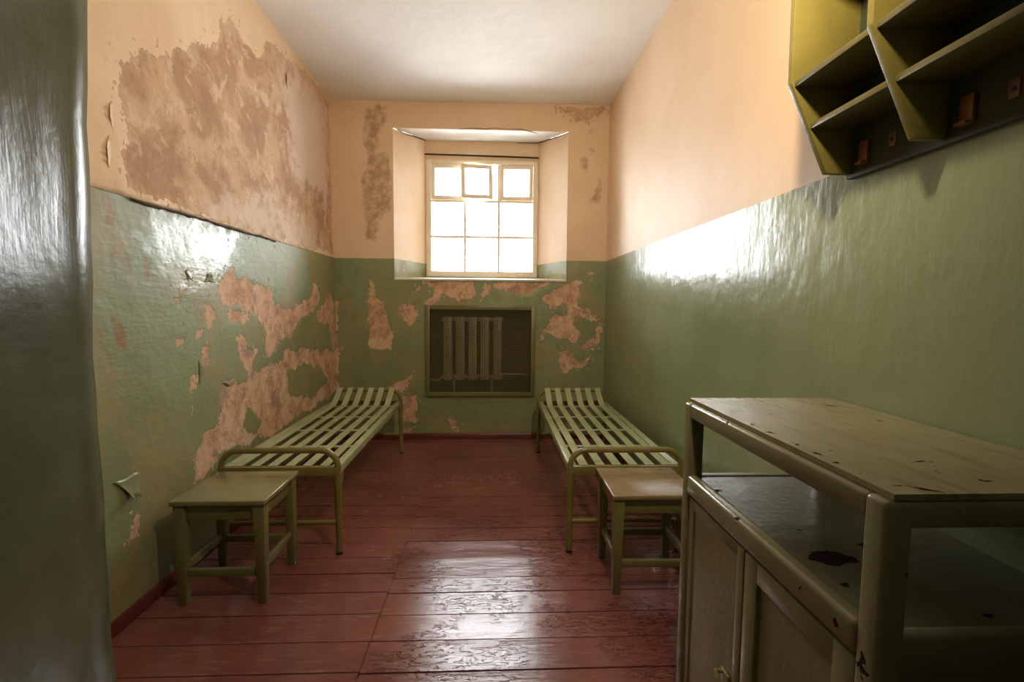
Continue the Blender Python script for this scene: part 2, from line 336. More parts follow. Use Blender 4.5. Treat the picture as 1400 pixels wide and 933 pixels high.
M['cab'] = paint_material('olive_cabinet_paint', (138,132,98), (126,120,86), 0.24, chip=0.31, chip_c=(54,30,24))
M['cab_top'] = paint_material('olive_cabinet_top_paint', (152,142,106), (138,128,92), 0.20, chip=0.32, chip_c=(46,22,18), chip_scale=16, attr='chip', grain=(30,4,4), pale=(128,108,72))
M['cab_shelf'] = paint_material('olive_shelf_paint', (122,118,86), (112,106,74), 0.2, chip=0.29, chip_c=(44,20,16), chip_scale=12, attr='chip')
M['shelf'] = paint_material('yellow_green_shelf_paint', (136,126,62), (124,114,54), 0.35)
M['shelf_back'] = paint_material('shelf_back_shade_paint', (66,70,44), (58,62,38), 0.75)  # back colour darkened to carry the shade inside the bays
M['board'] = paint_material('shelf_board_shade_paint', (108,100,58), (96,90,52), 0.4)  # whole boards coloured darker to stand for their shaded undersides
M['peg'] = paint_material('orange_varnished_wood', (150,96,52), (132,82,42), 0.4)
M['plate'] = paint_material('dull_brass', (128,98,58), (112,84,48), 0.4)
M['dark'] = paint_material('dark_iron', (30,28,24), (22,20,18), 0.5)
M['win'] = paint_material('cream_window_paint', (246,234,212), (240,224,198), 0.4, chip=0.29, chip_c=(150,104,74))
M['grille'] = paint_material('green_grille_paint', (124,120,74), (112,108,64), 0.35)
M['mesh'] = paint_material('dark_mesh_paint', (112,104,66), (100,92,58), 0.45)
M['rad'] = paint_material('green_radiator_paint', (164,164,112), (150,150,100), 0.35)
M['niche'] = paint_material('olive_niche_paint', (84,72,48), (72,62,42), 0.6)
M['latch'] = paint_material('painted_latch', (150,142,96), (134,126,82), 0.3)
def glass():
    m = bpy.data.materials.new('window_glass'); m.use_nodes = True; t = m.node_tree; t.nodes.clear()
    o = t.nodes.new('ShaderNodeOutputMaterial'); mx = t.nodes.new('ShaderNodeMixShader'); fr = t.nodes.new('ShaderNodeFresnel')
    tr = t.nodes.new('ShaderNodeBsdfTransparent'); gl = t.nodes.new('ShaderNodeBsdfGlossy'); gl.inputs['Roughness'].default_value = 0.02
    fr.inputs[0].default_value = 1.45
    t.links.new(fr.outputs[0], mx.inputs[0]); t.links.new(tr.outputs[0], mx.inputs[1]); t.links.new(gl.outputs[0], mx.inputs[2]); t.links.new(mx.outputs[0], o.inputs[0])
    return m
M['glass'] = glass()

# ------------------------------------------------------------ the setting
XL, XR, YB, H, YF = -1.585, 1.169, 4.85, 3.397, -0.55
def struct(o): o['kind'] = 'structure'; return o
def lin(a, b, step, extra=()):
    n = max(1, round((b-a)/step)); s = sorted(set([round(a+(b-a)*i/n, 5) for i in range(n+1)]))
    s = [q for q in s if all(abs(q-e) > step*0.35 or q in (round(a,5), round(b,5)) for e in extra)]
    return sorted(set(s) | set(extra))

# floor: painted boards running across the room, one seam lengthwise
def floor():
    m = MB(); rnd = random.Random(3)
    def run(x0, x1, edges):
        nx = max(2, round((x1-x0)/0.12))
        for a, b in zip(edges, edges[1:]):
            tilt = rnd.uniform(-0.0012, 0.0012); cup = rnd.uniform(0.0002, 0.0011); dz = rnd.uniform(-0.0012, 0.0005)
            ph = rnd.uniform(0, 6); g = 0.0022
            prof = [(a+g*0.3, -0.02), (a+g, -0.004)]
            for k in range(7):
                u = k/6; yy = a+g*1.6+(b-a-3.2*g)*u
                prof.append((yy, dz + tilt*(u-0.5)*2 - cup*(1-(2*u-1)**2)))
            prof += [(b-g, -0.004), (b-g*0.3, -0.02)]
            bm = m.bm; rows = []
            for i in range(nx+1):
                xx = x0+0.0015+(x1-x0-0.003)*i/nx
                rows.append([bm.verts.new((xx, yy, zz + (0.0006*math.sin(xx*3.1+ph) if zz > -0.003 else 0))) for yy, zz in prof])
            for r0, r1 in zip(rows, rows[1:]):
                for k in range(len(prof)-1): bm.faces.new((r0[k], r1[k], r1[k+1], r0[k+1]))
    er = [-0.6]
    while er[-1] < 1.5: er.append(er[-1]+0.166)
    er = [e for e in er if e < 1.45] + [1.545, 1.708, 1.879, 2.043, 2.207, 2.331, 2.521, 2.708, 2.87, 3.03, 3.19, 3.35, 3.514, 3.68, 3.85, 4.02, 4.19, 4.36, 4.53, 4.70, 4.88]
    el = [-0.6, -0.43, -0.26, -0.09, 0.08, 0.25, 0.42, 0.59, 0.76, 0.93, 1.06, 1.22, 1.385, 1.55, 1.715, 1.88, 2.056, 2.22, 2.383, 2.54, 2.701, 2.892, 3.06, 3.22, 3.39, 3.56, 3.72, 3.89, 4.06, 4.22, 4.39, 4.55, 4.71, 4.88]
    run(-1.62, -0.5, el); run(-0.5, 1.2, er)
    bm = m.bm; v = [bm.verts.new(p) for p in ((-1.7,-0.7,-0.02),(1.3,-0.7,-0.02),(1.3,5.0,-0.02),(-1.7,5.0,-0.02))]; bm.faces.new(v)
    return struct(m.build('floor', M['floor'], recalc=False))
floor()
m = MB(); m.grid(lin(XL-0.05, XR+0.05, 0.3), lin(YF-0.05, YB+0.05, 0.3), lambda u, v: (u, v, H + 0.006*math.sin(u*1.7)*math.cos(v*1.3)))
struct(m.build('ceiling', M['ceiling']))

# left wall, with the paint recessed where it has come away
us, zs = lin(1.0, YB+0.001, 0.02), lin(-0.03, H+0.03, 0.02, (1.846, 1.8535, 1.859, 1.872))
m = MB(); m.grid(us, zs, lambda u, v: (XL, u, v)); wl = struct(m.build('wall_left', M['wall_l'], recalc=False))
P = coords(wl); Q = P[:, 1:3]
pe = np.minimum(union(LW_up, Q), union(LW_low, Q, LW_hole))
set_attr(wl, 'peel', pe); set_attr(wl, 'dull', union([[(2.25,1.84),(3.0,1.84),(2.95,1.55),(2.6,1.42),(2.3,1.62)]], Q)); set_attr(wl, 'rust', union(LW_rust, Q)); set_attr(wl, 'pale', union(LW_pale, Q)); set_attr(wl, 'stain', np.full(len(Q), 0.3))
def wob(y, s): return np.sin(y*s+s)*0.5+np.sin(y*s*2.3+1.7)*0.3+np.sin(y*s*5.1)*0.2
lipw = 0.004 + 0.013*np.clip((Q[:,0]-1.95)/0.2, 0, 1)*np.clip((3.75-Q[:,0])/0.7, 0, 1)*np.clip(0.65+0.6*wob(Q[:,0], 13.0), 0, 1)
lip = lipw*np.clip((Q[:,1]-1.8535)/0.005, 0, 1)*np.clip(1-(Q[:,1]-1.90)/0.12, 0.25, 1)
Q = Q.copy(); nearl = (Q[:,1] > 1.84) & (Q[:,1] < 1.875); P[:, 2] += np.where(nearl, 0.006*wob(Q[:,0], 9.0)*np.clip((4.0-Q[:,0])/0.8, 0, 1), 0)
P[:, 0] += np.clip(pe/0.03, -1, 0)*0.004 + 0.002*np.sin(Q[:,0]*4.1+1)*np.sin(Q[:,1]*3.3) + lip
wl.data.vertices.foreach_set('co', P.ravel()); wl.data.update()

# sheets of paint curling off the left wall: each hangs by one edge
def flake(y, z, w_, h_, curl, side, seed, mat):
    r = random.Random(seed); m = MB(); n = 7
    edge = [r.uniform(0.75, 1.15) for _ in range(n+1)]
    def mk(u, v):
        e = edge[int(round(u*n))]; s = v*h_*e
        a = min(s*curl, 2.6); off = (1-math.cos(a))/curl; run = math.sin(a)/curl
        dy, dz = {'up': (0, 1), 'down': (0, -1), 'left': (-1, 0), 'right': (1, 0)}[side]
        along = (u-0.5+0.3*v)*w_*(1-0.72*v)
        return (XL+0.003+off, y+dy*run+(along if dy == 0 else 0), z+dz*run+(along if dz == 0 else 0)+0.004*math.sin(u*9+seed))
    m.grid([i/n for i in range(n+1)], [j/6 for j in range(7)], mk)
    o = m.build('paint_flake', mat, wl, recalc=False)
    sm = o.modifiers.new('thickness', 'SOLIDIFY'); sm.thickness = 0.0015
M['flake'] = paint_material('curled_green_paint', (134,142,104), (158,150,122), 0.35)
M['flake_p'] = paint_material('curled_peach_paint', (232,202,166), (220,186,148), 0.5)
P0 = lambda: None
for a in ((2.065,0.64,0.15,0.10,5,'down',1),(2.72,1.515,0.09,0.05,7,'up',3),(2.55,1.565,0.07,0.045,8,'down',5),
          (2.60,1.02,0.14,0.026,9,'right',8),(2.88,0.93,0.13,0.03,8,'down',12)):
    flake(*a, M['flake'])
for a in ((2.10,2.16,0.16,0.03,20,'left',21),(2.075,1.99,0.20,0.03,20,'left',22),(3.84,3.11,0.12,0.035,18,'left',23)):
    flake(*a, M['flake_p'])
# cracks in the plaster
def crack(pts, host, r=0.0022):
    m = MB(); m.tube(pts, [r*(0.5+0.8*abs(math.sin(i*2.3))) for i in range(len(pts))], 6); m.build('crack', M['dark_crack'], host)
M['dark_crack'] = paint_material('dark_crack', (84,60,44), (70,48,36), 0.9)

m = MB(); m.grid(lin(YF-0.05, YB+0.001, 0.1), lin(-0.03, H+0.03, 0.1), lambda u, v: (XR, u, v)); struct(m.build('wall_right', M['wall_r'], recalc=False))

# back wall with a splayed window recess and the radiator niche
OX0, OX1, OZ0, OZ1 = -0.99, 0.757, 1.655, 3.135        # opening in the wall face
IX0, IX1, IZ0, IZ1, YW = -0.755, 0.515, 1.700, 3.213, 5.42   # inner end of the splay
FX0, FX1, FZ0, FZ1 = -0.745, 0.505, 1.712, 3.006        # window frame
NX0, NX1, NZ0, NZ1, YN = -0.655, 0.418, 0.475, 1.368, 5.12
xs = lin(XL-0.03, XR+0.03, 0.02, (OX0, OX1, NX0, NX1)); zs = lin(-0.03, H+0.03, 0.02, (OZ0, OZ1, NZ0, NZ1))
m = MB()
m.grid(xs, zs, lambda u, v: (u, YB, v), lambda u, v: (OX0 < u < OX1 and OZ0 < v < OZ1) or (NX0 < u < NX1 and NZ0 < v < NZ1))
def patch(a, b, c, d, nu, nv):
    a, b, c, d = map(Vector, (a, b, c, d))
    m.grid([i/nu for i in range(nu+1)], [j/nv for j in range(nv+1)], lambda u, v: (a*(1-u)+b*u)*(1-v)+(d*(1-u)+c*u)*v)
patch((OX0,YB,OZ0),(IX0,YW,IZ0),(IX0,YW,IZ1),(OX0,YB,OZ1), 12, 40)
patch((IX1,YW,IZ0),(OX1,YB,OZ0),(OX1,YB,OZ1),(IX1,YW,IZ1), 12, 40)
patch((IX0,YW,FZ1),(IX1,YW,FZ1),(IX1,YW,IZ1),(IX0,YW,IZ1), 20, 5)
for x0, x1 in ((IX0, FX0), (FX1, IX1)): patch((x0,YW,IZ0),(x1,YW,IZ0),(x1,YW,FZ1),(x0,YW,FZ1), 1, 30)
# outer lining of the opening behind the frame
for a, b in (((FX0,FZ0),(FX0,FZ1)),((FX0,FZ1),(FX1,FZ1)),((FX1,FZ1),(FX1,FZ0)),((FX1,FZ0),(FX0,FZ0))):
    patch((a[0],YW,a[1]),(a[0],YW+0.14,a[1]),(b[0],YW+0.14,b[1]),(b[0],YW,b[1]), 2, 2)
patch((IX0,YW,IZ0),(IX1,YW,IZ0),(IX1,YW,FZ0),(IX0,YW,FZ0), 2, 1)
wb = struct(m.build('wall_back', M['wall_b'], recalc=False))
P = coords(wb); Q = P[:, [0, 2]]; face = P[:, 1] < YB+0.002
pe = np.where(face, np.minimum(union(BW_low, Q, BW_hole), union(BW_up, Q)), 0.3)
set_attr(wb, 'peel', pe); set_attr(wb, 'stain', np.where(face, union(BW_stain, Q), 0.3))
set_attr(wb, 'dull', np.full(len(P), 0.0)); set_attr(wb, 'rust', np.full(len(P), 0.3)); set_attr(wb, 'pale', np.full(len(P), 0.3))
P[:, 1] -= np.where(face, np.clip(pe/0.03, -1, 0)*0.004, 0)
wb.data.vertices.foreach_set('co', P.ravel()); wb.data.update()
for pts in ([(-0.34,3.137),(-0.22,3.152),(-0.08,3.146),(0.02,3.158),(0.16,3.150),(0.28,3.152),(0.36,3.134),(0.45,3.115)],):
    crack([(x, YB+0.001, z) for x, z in pts], wb, 0.003)
crack([(XL+0.008+0.003*math.sin(k*1.9), 2.16+k*0.032, 1.8525+0.006*float(wob(np.float64(2.16+k*0.032), 9.0))*min(1.0, (4.0-2.16-k*0.032)/0.8)-0.002-0.003*abs(math.sin(k*1.3))) for k in range(44)], wl, 0.0052)
crack([(OX0+0.03,YB+0.01,OZ1-0.004),(OX0+0.10,YB+0.2,OZ1+0.012),(IX0-0.03,YW-0.12,IZ1-0.022),(IX0+0.01,YW-0.01,IZ1-0.006)], wb, 0.004)
crack([(OX1-0.01,YB+0.02,OZ1-0.004),(OX1-0.09,YB+0.2,OZ1+0.018),(IX1+0.05,YW-0.14,IZ1-0.026),(IX1-0.02,YW-0.012,IZ1-0.006),(IX1-0.25,YW-0.006,IZ1-0.004)], wb, 0.004)
m = MB(); patch((OX0,YB-0.002,OZ1),(OX1,YB-0.002,OZ1),(IX1,YW,IZ1),(IX0,YW,IZ1), 12, 6)
struct(m.build('trim_1', M['soffit'], recalc=False))
m = MB(); m.hexa([(OX0,YB-0.012,OZ0-0.016),(OX1,YB-0.012,OZ0-0.016),(IX1,YW,IZ0-0.03),(IX0,YW,IZ0-0.03),
                  (OX0,YB-0.012,OZ0+0.004),(OX1,YB-0.012,OZ0+0.004),(IX1,YW,IZ0+0.004),(IX0,YW,IZ0+0.004)], 0.004)
struct(m.build('trim_2', M['soffit']))
m = MB()
patch((NX0,YN,NZ0),(NX1,YN,NZ0),(NX1,YN,NZ1),(NX0,YN,NZ1), 2, 2)
patch((NX0,YB,NZ0),(NX0,YN,NZ0),(NX0,YN,NZ1),(NX0,YB,NZ1), 2, 2); patch((NX1,YB,NZ0),(NX1,YN,NZ0),(NX1,YN,NZ1),(NX1,YB,NZ1), 2, 2)
patch((NX0,YB,NZ1),(NX1,YB,NZ1),(NX1,YN,NZ1),(NX0,YN,NZ1), 2, 2); patch((NX0,YB,NZ0),(NX1,YB,NZ0),(NX1,YN,NZ0),(NX0,YN,NZ0), 2, 2)
struct(m.build('trim_3', M['niche'], recalc=False))

# front wall: the thick jamb on the left, splayed open towards the room, and the closing wall behind
def front():
    m = MB(); bm = m.bm
    EX = [(-0.03,-1.035),(0.33,-1.041),(0.825,-1.047),(1.27,-1.047),(1.8,-1.030),(2.16,-1.011),(2.8,-0.985),(H+0.03,-0.97)]
    rows = []
    for z in lin(-0.03, H+0.03, 0.1):
        ex = float(np.interp(z, [e[0] for e in EX], [e[1] for e in EX])) + 0.0025*math.sin(z*9)+0.002*math.sin(z*23)
        d = Vector((0.252, -0.968)); row = [(XL-0.03, 1.30), (ex-0.06, 1.30), (ex-0.02, 1.296), (ex-0.004, 1.285), (ex+0.004, 1.262)]
        for t in (0.085, 0.1, 0.16, 0.22, 0.3, 0.4, 0.6, 0.9, 1.2, 1.5, 1.75): row.append((ex+0.252*t+(0.004 if t < 0.09 else 0)-0.05*(z-1.25)*max(0.0, min(1.0, (t-0.085)/0.25)), 1.30-0.968*t))
        row += [(0.40, 1.30-0.968*1.75), (0.575, 0.44), (0.60, 0.45), (XR+0.03, 0.45)]  # unseen right jamb, added to keep bounced light off the cabinet's near end
        rows.append([bm.verts.new((x, y, z)) for x, y in row])
    for a, b in zip(rows, rows[1:]):
        for k in range(len(a)-1): bm.faces.new((a[k+1], a[k], b[k], b[k+1]))
    return struct(m.build('wall_front', M['pillar'], recalc=False))
front()
m = MB(); m.prism([(0,0),(0.02,0),(0.02,0.05),(0.012,0.062),(0,0.065)], 1.0, YB, lambda u, v, t: (XL-0.004+u, t, v)); struct(m.build('baseboard_left', M['base']))
m = MB(); m.prism([(0,0),(0.02,0),(0.02,0.05),(0.012,0.062),(0,0.065)], XL, XR, lambda u, v, t: (t, YB+0.004-u, v)); struct(m.build('baseboard_back', M['base']))
m = MB(); m.prism([(0,0),(0.02,0),(0.02,0.05),(0.012,0.062),(0,0.065)], -0.4, YB, lambda u, v, t: (XR+0.004-u, t, v)); struct(m.build('baseboard_right', M['base']))

# window: frame, thin glazing bars, six fixed panes below and three small sashes above
wr = struct(empty('window_1', (-0.12, 5.44, FZ0)))
og = tuple(wr.location)
Y0, Y1 = 5.405, 5.465
m = MB(); fw = 0.058
m.box(FX0,FX0+fw,Y0,Y1,FZ0,FZ1,0.006).box(FX1-0.05,FX1,Y0,Y1,FZ0,FZ1,0.006).box(FX0+fw-0.004,FX1-0.046,Y0+0.003,Y1-0.002,FZ0,FZ0+0.066,0.006).box(FX0+fw-0.004,FX1-0.046,Y0+0.003,Y1-0.002,FZ1-0.045,FZ1,0.006)
m.build('frame', M['win'], wr, og)
VX = (-0.312, 0.070); HZ = (2.164, 2.560); GX0, GX1, GZ0, GZ1 = FX0+fw, FX1-0.05, FZ0+0.066, FZ1-0.045
for x in VX:
    m = MB(); m.box(x-0.014,x+0.014,5.424,5.452,GZ0-0.002,HZ[1],0.003).box(x-0.018,x+0.018,5.418,5.456,HZ[1]-0.003,GZ1+0.003,0.003); m.build('glazing_bar', M['win'], wr, og)
m = MB(); m.box(GX0-0.002,GX1+0.002,5.430,5.450,HZ[0]-0.014,HZ[0]+0.014,0.003); m.build('glazing_bar', M['win'], wr, og)
m = MB(); m.box(GX0-0.002,GX1+0.002,5.420,5.455,HZ[1]-0.014,HZ[1]+0.012,0.003); m.build('transom', M['win'], wr, og)
cols = [(GX0, VX[0]-0.009), (VX[0]+0.009, VX[1]-0.009), (VX[1]+0.009, GX1)]
for c0, c1 in cols:
    for z0, z1 in ((GZ0, HZ[0]-0.009), (HZ[0]+0.009, HZ[1]-0.014)):
        m = MB(); m.box(c0-0.003,c1+0.003,5.438,5.442,z0-0.003,z1+0.003); m.build('glass_pane', M['glass'], wr, og, smooth=False)
for k, (c0, c1) in enumerate(((GX0+0.002, VX[0]-0.014), (VX[0]+0.016, VX[1]-0.012), (VX[1]+0.014, GX1-0.002))):
    z0, z1 = HZ[1]+0.014, GZ1-0.002; s = 0.043
    if k == 1: z0 += 0.012; z1 -= 0.004
    hx = c1; m = MB(); yy = 5.412
    m.box(c0-hx,c0+s-hx,-0.014,0.016,z0,z1,0.004).box(c1-s-hx,c1-hx,-0.014,0.016,z0,z1,0.004).box(c0+s-0.003-hx,c1-s+0.003-hx,-0.012,0.014,z0,z0+s,0.004).box(c0+s-0.003-hx,c1-s+0.003-hx,-0.012,0.014,z1-s,z1,0.004)
    sash = m.build('vent_sash', M['win'], wr); sash.location = Vector((hx, yy+0.012, 0))-Vector(og)
    g = MB(); g.box(c0+s-0.004-hx,c1-s+0.004-hx,-0.001,0.003,z0+s-0.004,z1-s+0.004); g.build('glass_pane', M['glass'], sash, smooth=False)
    if k == 1:
        sash.rotation_euler.z = R(11); sash.rotation_euler.y = R(-1.3); sash['label'] = 'vent sash standing slightly open'
        h = MB(); h.tube([(c0-hx+0.012,-0.016,(z0+z1)/2-0.02),(c0-hx+0.012,-0.03,(z0+z1)/2),(c0-hx+0.012,-0.016,(z0+z1)/2+0.02)],0.004,8); h.build('handle', M['win'], sash)

# thin rod across the top of the window
m = MB(); m.tube([(-0.757,5.408,3.062),(-0.4,5.404,3.058),(0.1,5.404,3.052),(0.513,5.408,3.046)], 0.0085, 8)
tag(m.build('curtain_rod', M['dark']), 'thin dark brown rod fixed above the window frame', 'rod')

# ------------------------------------------------------------ radiator in its niche, and the mesh cover in front
ra = tag(empty('radiator', (-0.19, 5.0, 0.475)), 'green cast iron column radiator behind the wire mesh under the window', 'radiator')
og = tuple(ra.location)
for i in range(5):
    cx = -0.462 + i*0.129
    m = MB()
    ring = lambda hw, z: [(cx-hw, z), (cx+hw, z)]
    prof = [(-0.030,0.70),(-0.030,1.19),(-0.050,1.225),(-0.056,1.25),(-0.045,1.275),(0.045,1.275),(0.056,1.25),(0.050,1.225),(0.030,1.19),(0.030,0.70),(0.050,0.665),(0.056,0.64),(0.045,0.61),(-0.045,0.61),(-0.056,0.64),(-0.050,0.665)]
    m.prism([(cx+u, v) for u, v in prof], 4.895, 5.005, lambda u, v, t: (u, t, v), 0.012)
    m.build('section', M['rad'], ra, og)
m = MB(); m.tube([(-0.525,4.95,1.245),(0.115,4.95,1.245)], 0.026, 14); m.build('header_pipe', M['rad'], ra, og)
m = MB(); m.tube([(-0.525,4.95,0.64),(0.115,4.95,0.64)], 0.026, 14); m.build('header_pipe', M['rad'], ra, og)
m = MB(); m.tube([(0.11,4.945,0.67),(0.30,4.945,0.665),(0.36,4.96,0.655),(NX1+0.01,5.0,0.655)], 0.013, 10); m.build('feed_pipe', M['rad'], ra, og)
m = MB(); m.tube([(NX0-0.01,4.99,0.605),(-0.56,4.96,0.60),(-0.52,4.95,0.635)], 0.013, 10); m.build('feed_pipe', M['rad'], ra, og)
for x in (-0.40, 0.0):
    m = MB(); m.box(x-0.012, x+0.012, 4.93, 4.97, 0.474, 0.615, 0.003); m.build('support_foot', M['rad'], ra, og)

gr = tag(empty('radiator_grille', (-0.119, 4.835, 0.455)), 'green framed square wire mesh cover over the radiator niche', 'radiator cover')
og = tuple(gr.location); GX = (-0.681, 0.445); GZ = (0.452, 1.392); f = 0.047
m = MB()
m.box(GX[0],GX[0]+f,4.818,4.849,GZ[0],GZ[1],0.004).box(GX[1]-f,GX[1],4.818,4.849,GZ[0],GZ[1],0.004).box(GX[0]+f-0.003,GX[1]-f+0.003,4.820,4.849,GZ[0],GZ[0]+f,0.004).box(GX[0]+f-0.003,GX[1]-f+0.003,4.820,4.849,GZ[1]-f,GZ[1],0.004)
m.build('frame', M['grille'], gr, og)
m = MB(); a, b = GX[0]+f-0.004, GX[1]-f+0.004; n = 52
for i in range(n+1):
    x = a+(b-a)*i/n; m.tube([(x,4.838+0.002*(1 if i%2 else -1),GZ[0]+f-0.004),(x,4.838+0.002*(1 if i%2 else -1),GZ[1]-f+0.004)], 0.0029, 5)
n = 43
for i in range(n+1):
    z = GZ[0]+f-0.004+(GZ[1]-GZ[0]-2*f+0.008)*i/n; m.tube([(a,4.838,z),(b,4.838,z)], 0.0029, 5)
m.build('wire_mesh', M['mesh'], gr, og)

# ------------------------------------------------------------ beds
def make_bed():
    L, hw = 1.80, 0.315
    root = empty('iron_bed', (0, 0, 0))
    def hoop(y, top):
        pl_ = lambda u, v: (u, y, v); rr = 0.095
        pts = [(-hw, y, 0.462)] + arc((-hw+rr, top-rr), rr, 180, 90, 8, pl_) + arc((hw-rr, top-rr), rr, 90, 0, 8, pl_) + [(hw, y, 0.462)]
        m = MB(); m.tube(pts, 0.0165, 14); return m
    hoop(0, 0.592).build('end_hoop', M['bed_tube'], root); hoop(L, 0.602).build('end_hoop', M['bed_tube'], root)
    for y, s in ((0, 1), (L, -1)):
        m = MB(); m.box(-hw-0.012, hw+0.012, y-0.016, y-0.012, 0.452, 0.500, 0.001).box(-hw-0.012, hw+0.012, y-0.016, y+0.02, 0.496, 0.500, 0.001) if s == 1 else m.box(-hw-0.012, hw+0.012, y+0.012, y+0.016, 0.452, 0.500, 0.001).box(-hw-0.012, hw+0.012, y-0.02, y+0.016, 0.496, 0.500, 0.001)
        m.build('end_bar', M['bed_tube'], root)
        m = MB(); m.tube([(-hw, y, 0.182), (hw, y, 0.182)], 0.0125, 10); m.build('stretcher', M['bed_tube'], root)
        for sx in (-1, 1):
            m = MB(); m.tube([(sx*hw, y, 0.012), (sx*hw, y, 0.25), (sx*hw, y, 0.47)], [0.0165, 0.019, 0.022], 14)
            lg = m.build('leg', M['bed_tube'], root)
            m = MB(); m.tube([(sx*hw, y, 0.0), (sx*hw, y, 0.014)], 0.0185, 12); m.build('foot_cap', M['foot'], lg)
            m = MB(); x = sx*(hw-0.004)
            m.prism([(y+s*0.012, 0.462), (y+s*0.12, 0.462), (y+s*0.03, 0.30), (y+s*0.012, 0.30)], -0.003, 0.003, lambda u, v, t, x=x: (x+t, u, v)); m.build('gusset', M['bed_tube'], root)
    for sx in (-1, 1):
        m = MB(); x = sx*hw; xi = sx*(hw-0.04)
        m.box(min(x, x+sx*0.005), max(x, x+sx*0.005), -0.012, L+0.012, 0.452, 0.496, 0.001).box(min(x+sx*0.005, xi), max(x+sx*0.005, xi), 0.004, L-0.004, 0.4905, 0.4955, 0.001)
        m.build('side_rail', M['bed'], root)
    for y in (0.40, 0.79, 1.19, 1.585):
        m = MB(); m.box(-hw+0.002, hw-0.002, y-0.016, y+0.016, 0.4885, 0.4945, 0.001); m.build('cross_strip', M['bed'], root)
    pitch, wd = 0.0945, 0.050
    for i in range(6):
        cx = (i-2.5)*pitch
        path = [(0.012, 0.4985), (0.4, 0.4975), (0.8, 0.4965), (1.19, 0.4968), (1.55, 0.4985), (1.585, 0.503), (1.62, 0.516), (1.70, 0.560), (1.775, 0.604), (1.80, 0.6205)]
        m = MB(); bm = m.bm; rows = []
        for k, (y, z) in enumerate(path):
            y0, z0 = path[max(k-1, 0)]; y1, z1 = path[min(k+1, len(path)-1)]; t = Vector((y1-y0, z1-z0)).normalized(); nx, nz = -t.y*0.004, t.x*0.004
            rows.append([bm.verts.new(p) for p in ((cx-wd/2, y, z), (cx+wd/2, y, z), (cx+wd/2, y+nx, z+nz), (cx-wd/2, y+nx, z+nz))])
        for a, b in zip(rows, rows[1:]):
            for k in range(4): bm.faces.new((a[k], a[(k+1)%4], b[(k+1)%4], b[k]))
        bm.faces.new(rows[0][::-1]); bm.faces.new(rows[-1])
        m.build('slat', M['bed'], root)
    return root
bed = make_bed(); bed.location = (-1.164, 2.585, 0)
tag(bed, 'green iron slatted bed along the peeling left wall', 'bed', 'iron beds')
b2 = copy_tree(bed); b2.location = (0.757, 2.570, 0); b2['label'] = 'green iron slatted bed along the smooth glossy right wall'

# ------------------------------------------------------------ stools
def make_stool(top):
    W, D, HT = 0.425, 0.395, 0.50
    root = empty('wooden_stool', (0, 0, 0))
    m = MB(); m.box(-W/2, W/2, -D/2, D/2, HT-0.024, HT, 0.006, 3); m.build('seat', top, root)
    lx, ly = W/2-0.036, D/2-0.036
    for sx in (-1, 1):
        for sy in (-1, 1):
            m = MB(); m.hexa([(sx*lx-(0.022 if sx<0 else 0.016), sy*ly-(0.022 if sy<0 else 0.016), 0), (sx*lx+(0.016 if sx<0 else 0.022), sy*ly-(0.022 if sy<0 else 0.016), 0), (sx*lx+(0.016 if sx<0 else 0.022), sy*ly+(0.016 if sy<0 else 0.022), 0), (sx*lx-(0.022 if sx<0 else 0.016), sy*ly+(0.016 if sy<0 else 0.022), 0),
                              (sx*lx-0.026, sy*ly-0.026, HT-0.024), (sx*lx+0.026, sy*ly-0.026, HT-0.024), (sx*lx+0.026, sy*ly+0.026, HT-0.024), (sx*lx-0.026, sy*ly+0.026, HT-0.024)], 0.004)
            m.build('leg', M['stool'], root)
    for sy in (-1, 1):
        m = MB(); m.box(-lx+0.024, lx-0.024, sy*ly-0.012, sy*ly+0.012, HT-0.098, HT-0.024, 0.003); m.build('apron', M['stool'], root)
        m = MB(); m.box(-lx+0.016, lx-0.016, sy*ly-0.012, sy*ly+0.012, 0.130, 0.165, 0.004); m.build('stretcher', M['stool'], root)
    for sx in (-1, 1):
        m = MB(); m.box(sx*lx-0.012, sx*lx+0.012, -ly+0.024, ly-0.024, HT-0.098, HT-0.024, 0.003); m.build('apron', M['stool'], root)
        m = MB(); m.box(sx*lx-0.012, sx*lx+0.012, -ly+0.016, ly-0.016, 0.150, 0.185, 0.004); m.build('stretcher', M['stool'], root)
    return root
st = make_stool(M['stool_top']); st.location = (-1.248, 2.327, 0); st.rotation_euler.z = R(0.6)
tag(st, 'green painted wooden stool at the foot of the left bed', 'stool', 'wooden stools')
st2 = copy_tree(st); st2.location = (0.792, 2.345, 0); st2.rotation_euler.z = R(-0.8)
for c in st2.children:
    if c.name.startswith('seat'):
        c.data = c.data.copy(); c.data.materials.clear(); c.data.materials.append(M['stool_top2']); c['label'] = 'worn brown seat'
st2['label'] = 'wooden stool with worn brown seat beside the cabinet'

# ------------------------------------------------------------ cabinet
def gridbox(x0, x1, y0, y1, z0, z1, step=0.02):
    m = MB(); m.grid(lin(x0, x1, step), lin(y0, y1, step), lambda u, v: (u, v, z1))
    bm = m.bm; e = [ed for ed in bm.edges if ed.is_boundary]
    r = bmesh.ops.extrude_edge_only(bm, edges=e); vs_ = [v for v in r['geom'] if isinstance(v, bmesh.types.BMVert)]
    for v in vs_: v.co.z = z0
    bmesh.ops.contextual_create(bm, geom=[ed for ed in bm.edges if ed.is_boundary])
    return m
def blob(c, rx, ry, n=9, seed=0):
    r = random.Random(seed); return [(c[0]+rx*math.cos(2*math.pi*i/n)*r.uniform(0.7,1.2), c[1]+ry*math.sin(2*math.pi*i/n)*r.uniform(0.7,1.2)) for i in range(n)]
CX0, CX1, CY0, CY1, CZ = 0.655, 1.160, 0.730, 1.555, 1.090
